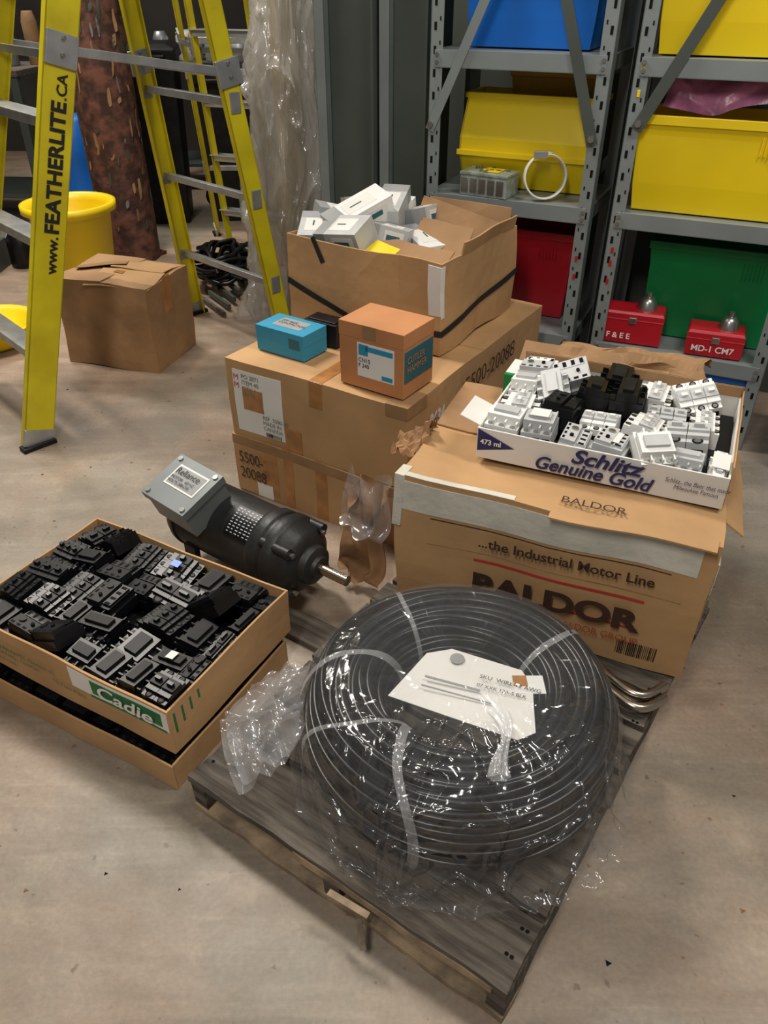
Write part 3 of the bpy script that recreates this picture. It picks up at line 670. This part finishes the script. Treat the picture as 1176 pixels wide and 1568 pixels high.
def hopper(w,d,h,mat,x,y,z,name):
    mb=MB(); t=.008
    side=[(-d/2+.05,0),(d/2-.02,0),(d/2,h),(-d/2+.06,h),(-d/2-.02,h*.55),(-d/2-.02,h*.38)]
    for sx in (-1,1):
        xa,xb=sorted((sx*w/2,sx*(w/2-t)))
        vs=[(xa,p,q) for p,q in side]+[(xb,p,q) for p,q in side]; n=6
        mb.add(vs,[tuple(range(n-1,-1,-1)),tuple(range(n,2*n))]+[(i,(i+1)%n,n+(i+1)%n,n+i) for i in range(n)],mat)
    for i0,i1 in ((0,1),(1,2),(4,5),(5,0),(3,4)):
        (p,q),(p2,q2)=side[i0],side[i1]
        mb.add([(-w/2,p,q),(w/2,p,q),(w/2,p2,q2),(-w/2,p2,q2)],[(0,1,2,3)],mat)
    mb.box(-w/2-.012,w/2+.012,-d/2+.05,-d/2+.075,h-.02,h,mat); mb.box(-w/2-.012,-w/2,-d/2+.05,d/2,h-.02,h,mat); mb.box(w/2,w/2+.012,-d/2+.05,d/2,h-.02,h,mat)
    mb.box(-w/2-.01,w/2+.01,-d/2-.028,-d/2-.018,h*.36,h*.42,mat)
    for k in range(4): mb.box(w*.3+k*.014,w*.3+k*.014+.004,-d/2+.045,-d/2+.052,h-.09,h-.035,mat)
    return mb.build(name,sloc(x,y,z),SR,bevel=.003)
hopper(.52,.25,.34,YELB,-.41,.27,.875,'plastic_storage_bin')
bin_(.60,.32,.32,YELB,.325,.19,.875,'plastic_storage_bin')
bin_(.60,.32,.32,YELB,.325,.20,1.375,'plastic_storage_bin')
bin_(.50,.3,.30,BLUB,-.42,.24,1.375,'plastic_storage_bin')
bin_(.48,.25,.36,REDB,-.40,.28,.365,'plastic_storage_bin')
bin_(.50,.26,.38,GRNB,.39,.28,.365,'plastic_storage_bin')
bin_(.58,.36,.29,BLUB,.33,.22,.002,'plastic_storage_bin')
bin_(.45,.36,.33,BLUB,.98,.05,.002,'plastic_storage_bin')
def lockbox(x,y,w,name,lab,rz,h,ts):
    mb=MB(); d=.13
    mb.tub([(w,d,0),(w,d,h-.01),(w-.012,d-.012,h)],REDB); mb.box(-w/2-.002,w/2+.002,-d/2-.002,d/2+.002,h-.035,h-.03,REDB)
    mb.lathe([(0,.05),(.02,.048),(.033,.03),(.038,0)],SCREW,T(w*.18,0,h),20); mb.cyl(.012,.02,SCREW,T(w*.18,0,h+.045),12)
    mb.box(-.015,.015,-d/2-.006,-d/2,h-.045,h-.02,SCREW)
    o=mb.build(name,sloc(x,y,.365),SR+rz,bevel=.004)
    text(lab,ts,WHITEP,o,(-w*.40,-d/2-.008,.022),bold=.0006); return o
lockbox(.135,.085,.235,'red_lock_box','F & E E',4,.13,.032); lockbox(.455,.085,.21,'red_lock_box','MD-1 CM7',4,.10,.034)
mb=MB(); mb.tub([(.2,.12,0),(.2,.12,.075),(.205,.125,.076),(.205,.125,.086)],CLEARM)
for i in range(5): mb.box(-.095+i*.038,-.065+i*.038,-.0625,-.06,.01,.065,SCREW)
for k in range(14): mb.cyl(.008,.006,SCREW,T(R.uniform(-.085,.085),R.uniform(-.045,.045),.086),8)
mb.box(-.03,.05,-.03,.04,.087,.09,YELB)
mb.build('small_parts_organizer',sloc(-.515,.065,.872),SR-6,bevel=.002)
mb=MB()
mb.lathe([(.076,-.018),(.082,-.018),(.082,.018),(.076,.018),(.076,-.018)],WHITEP,T(0,0,.085)@RZ(25)@RX(80),40)
mb.box(-.05,.0,-.012,.012,.15,.175,ALU,RZ(25)); mb.cyl(.007,.07,SCREW,T(-.05,0,.165)@RZ(25)@RY(90),10)
mb.build('hose_clamp',sloc(-.29,.055,.873),SR,bevel=.001)
bin_(.36,.1,.42,GOLD,-.36,.39,.873,'plastic_storage_bin',False)
mb=MB()
def pk(u,v):
    n=noise.noise_vector(Vector((u*4,v*4,2)))*.03; return (-.24+.50*u+n.x,.12*v+n.y,.13*math.sin(v*2.2)+n.z+.33-.02*math.sin(u*6))
mb.grid(pk,40,20,PINK)
mb.build('pink_plastic_bag',sloc(.33,.08,.885),SR)
curve('wire_bundle',[[sloc(-.5+.35*t+.03*math.sin(t*20+k),.10+.02*k,1.69+.05*math.sin(t*6+k*2)) for t in [q/14 for q in range(15)]] for k in range(2)],.005,INK)
curve('red_wire',[[sloc(-.45+.2*t,.10,1.69+.04*math.sin(t*9)) for t in [q/10 for q in range(11)]]],.004,REDB)
mb=MB()
for x0,x1,yy in ((-1.25,-1.0,0.02),(-.99,-.79,.06)):
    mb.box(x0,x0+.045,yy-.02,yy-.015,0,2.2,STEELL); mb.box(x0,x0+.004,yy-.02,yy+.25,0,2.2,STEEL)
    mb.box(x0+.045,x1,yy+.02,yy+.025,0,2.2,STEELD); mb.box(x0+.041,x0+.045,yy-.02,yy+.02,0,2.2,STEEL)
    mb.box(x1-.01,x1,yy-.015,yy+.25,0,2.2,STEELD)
mb.build('steel_cabinet_panels',SO,SR,bevel=.002)
def wrap(sd,k1):
    def fn(u,v):
        a=2*math.pi*u; z=2.3*v; cx=-.57+.22*v+.03*math.sin(v*5+sd); rx=.21-.09*v+.03*math.sin(v*4+sd); ry=.14
        b=a+z*.5+sd+.25*noise.noise(Vector((a*.5,z*2,sd)))
        P=Vector((math.cos(b)*1.6+sd,math.sin(b)*1.6,z*1.6)); P=P+noise.noise_vector(P*1.2)*.5
        f=max(0,1-abs(noise.noise(P))*3.0)**2*.07+max(0,1-abs(noise.noise(P*2.3+Vector((5,5,5))))*3.0)**3*.03
        return (cx+(rx*k1+f)*math.cos(a),4.25+(ry*k1+f)*math.sin(a),z+.003)
    return fn
mb=MB(); mb.grid(wrap(0,.95),320,160,FILM2); mb.grid(wrap(7,.7),240,120,FILM2)
mb.cyl(.07,2.2,pmat('ochre_roll',(170,145,80),.7),T(-.47,4.25,.01),24); mb.cyl(.05,2.1,WHITEP,T(-.36,4.28,.01),20)
mb.build('plastic_wrapped_roll')
# ---------------- clutter
def bench(name,x,y,w,d,h,rot):
    mb=MB(); mb.box(-w/2,w/2,-d/2,d/2,h-.04,h,WOOD)
    for sx in (-1,1):
        for sy in (-1,1): mb.box(sx*(w/2-.04)-.03,sx*(w/2-.04)+.03,sy*(d/2-.04)-.03,sy*(d/2-.04)+.03,0,h-.04,STEELD)
    mb.box(-w/2+.05,w/2-.05,-d/2+.05,d/2-.05,.2,.23,STEELD)
    return mb.build(name,(x,y,0),rot,bevel=.004)
bench('workbench',-3.4,6.5,1.8,.7,1.05,-5); bench('workbench',-1.0,7.6,2.0,.7,1.0,0)
rnd=random.Random(21)
def clutter(name,x0,x1,y,z,n,cols=(BLK2,STEELL,PAPER,BLK,ALU,STEELD,CARDD,GREYP)):
    mb=MB(); x=x0
    while x<x1:
        w=rnd.uniform(.08,.22);h=rnd.uniform(.08,.35);m=rnd.choice(cols)
        if rnd.random()<.4: mb.lathe([(0,0),(w/2,0),(w/2,h*.8),(w/3,h),(0,h)],m,T(x+w/2,y+rnd.uniform(-.1,.1),z),16)
        else: mb.box(x,x+w,y-.1,y+.1,z,z+h*.8,m,I4); mb.box(x+.01,x+w*.6,y-.105,y-.1,z+h*.2,z+h*.5,PAPER)
        x+=w+rnd.uniform(.01,.05)
    mb.build(name,bevel=.004)
clutter('bench_supplies',-4.1,-2.6,6.45,1.052,9); clutter('bench_supplies',-1.9,-.1,7.5,1.002,10); clutter('stored_supplies',-4.0,-2.6,5.6,.0,8,(BLK2,BLK,STEELD,GREYP,CARDD)); clutter('stored_supplies',-3.8,-2.4,5.1,.0,8,(BLK2,BLK,STEELD,PAPER))
for (x,y,h) in ((-1.75,6.4,1.2),(-1.15,6.5,1.05)):
    mb=MB(); mb.tub([(.42,.42,0),(.50,.50,h-.1),(.54,.54,h-.1),(.54,.54,h-.03),(.40,.40,h)],BLK2); mb.cyl(.09,.03,BLK,T(-.2,.27,.09)@RX(90),16); mb.box(-.2,.2,-.29,-.26,h-.09,h-.06,BLK)
    mb.build('black_wheeled_bin',(x,y,0),8,bevel=.01)
mb=MB(); mb.lathe([(0,0),(.13,0),(.14,.02),(.14,.27),(.145,.28),(.14,.29),(.14,.56),(.145,.57),(.14,.8),(.12,.82),(0,.82)],BLUB,n=30); mb.build('blue_drum',(-2.1,5.75,0))
mb=MB(); mb.box(-.35,.35,-.2,.2,0,1.0,CARDD); mb.box(-.33,-.01,-.21,-.2,.05,.95,STEELD); mb.box(.01,.33,-.21,-.2,.05,.95,STEELD); mb.build('storage_cabinet',(-.25,6.4,0),0,bevel=.005)
rnd=random.Random(9); sp=[]
for k in range(7):
    ph=rnd.random()*6; sp.append([(-.98+.25*math.cos(a+ph)*(.6+.3*math.sin(a*1.7+k))+rnd.uniform(-.04,.04),4.75+.22*math.sin(a+ph)+rnd.uniform(-.04,.04),.03+.10*abs(math.sin(a*1.3+k))+.02*k) for a in [q*.7 for q in range(22)]])
curve('cable_tangle',sp,.013,BLK)
curve('orange_extension_cord',[[(-1.35+.09*q+.05*math.sin(q*2),5.15+.12*math.sin(q*1.3),.02+.02*abs(math.sin(q))) for q in range(10)]],.012,ORNG)
mb=MB()
for k in range(7): mb.beam((-1.1+.05*k,4.5+.05*k,.015+.012*k),(-.9+.015*k,4.2+.09*k,.02+.012*k),(0,0,1),.03,.02,rnd.choice([BLK2,STEELD,WOOD]))
mb.build('scrap_metal_pile',bevel=.002)
mb=MB()
for k in range(160):
    x=rnd.uniform(-1.8,1.4);y=rnd.uniform(.3,3.6); s=rnd.uniform(.0015,.004)
    mb.add([(x,y,s),(x+s*2,y,0.0005),(x-s,y+s*1.6,.0005),(x-s,y-s*1.6,.0005)],[(0,1,2),(0,2,3),(0,3,1)],KRAFT if k%3 else BLK2)
mb.build('floor_debris')
# ---------------- lights
def area(name,loc,size,e,col,target,sy=None):
    l=bpy.data.lights.new(name,'AREA'); l.energy=e; l.color=col; l.size=size
    if sy: l.shape='RECTANGLE'; l.size_y=sy
    o=bpy.data.objects.new(name,l); sc.collection.objects.link(o); o.location=loc
    o.rotation_euler=(Vector(target)-Vector(loc)).to_track_quat('-Z','Y').to_euler()
area('ceiling_light',(-1.6,3.6,3.9),.3,145,(1,.93,.84),(-.3,2,0),1.2)
area('ceiling_light',(1.6,1.2,3.9),.3,62,(1,.94,.86),(.4,1.6,0),1.2)
area('ceiling_light',(-.8,-.6,3.6),.4,56,(1,.95,.88),(0,2,0),1.2)
area('ceiling_light',(-3,6.3,3.9),.5,95,(1,.94,.85),(-2.5,6.3,0),1.4)
w_=bpy.data.worlds.new('W'); sc.world=w_; w_.use_nodes=True
w_.node_tree.nodes['Background'].inputs[0].default_value=(.95,.93,.90,1); w_.node_tree.nodes['Background'].inputs[1].default_value=.19
cd=bpy.data.cameras.new('cam'); cam=bpy.data.objects.new('camera',cd); sc.collection.objects.link(cam)
cd.sensor_width=36; cd.lens=27.05; cam.location=(0,0,1.6); cam.rotation_euler=(math.radians(55),0,0); cd.clip_start=.02
sc.camera=cam
try:
    sc.view_settings.view_transform='Standard'
except Exception: pass
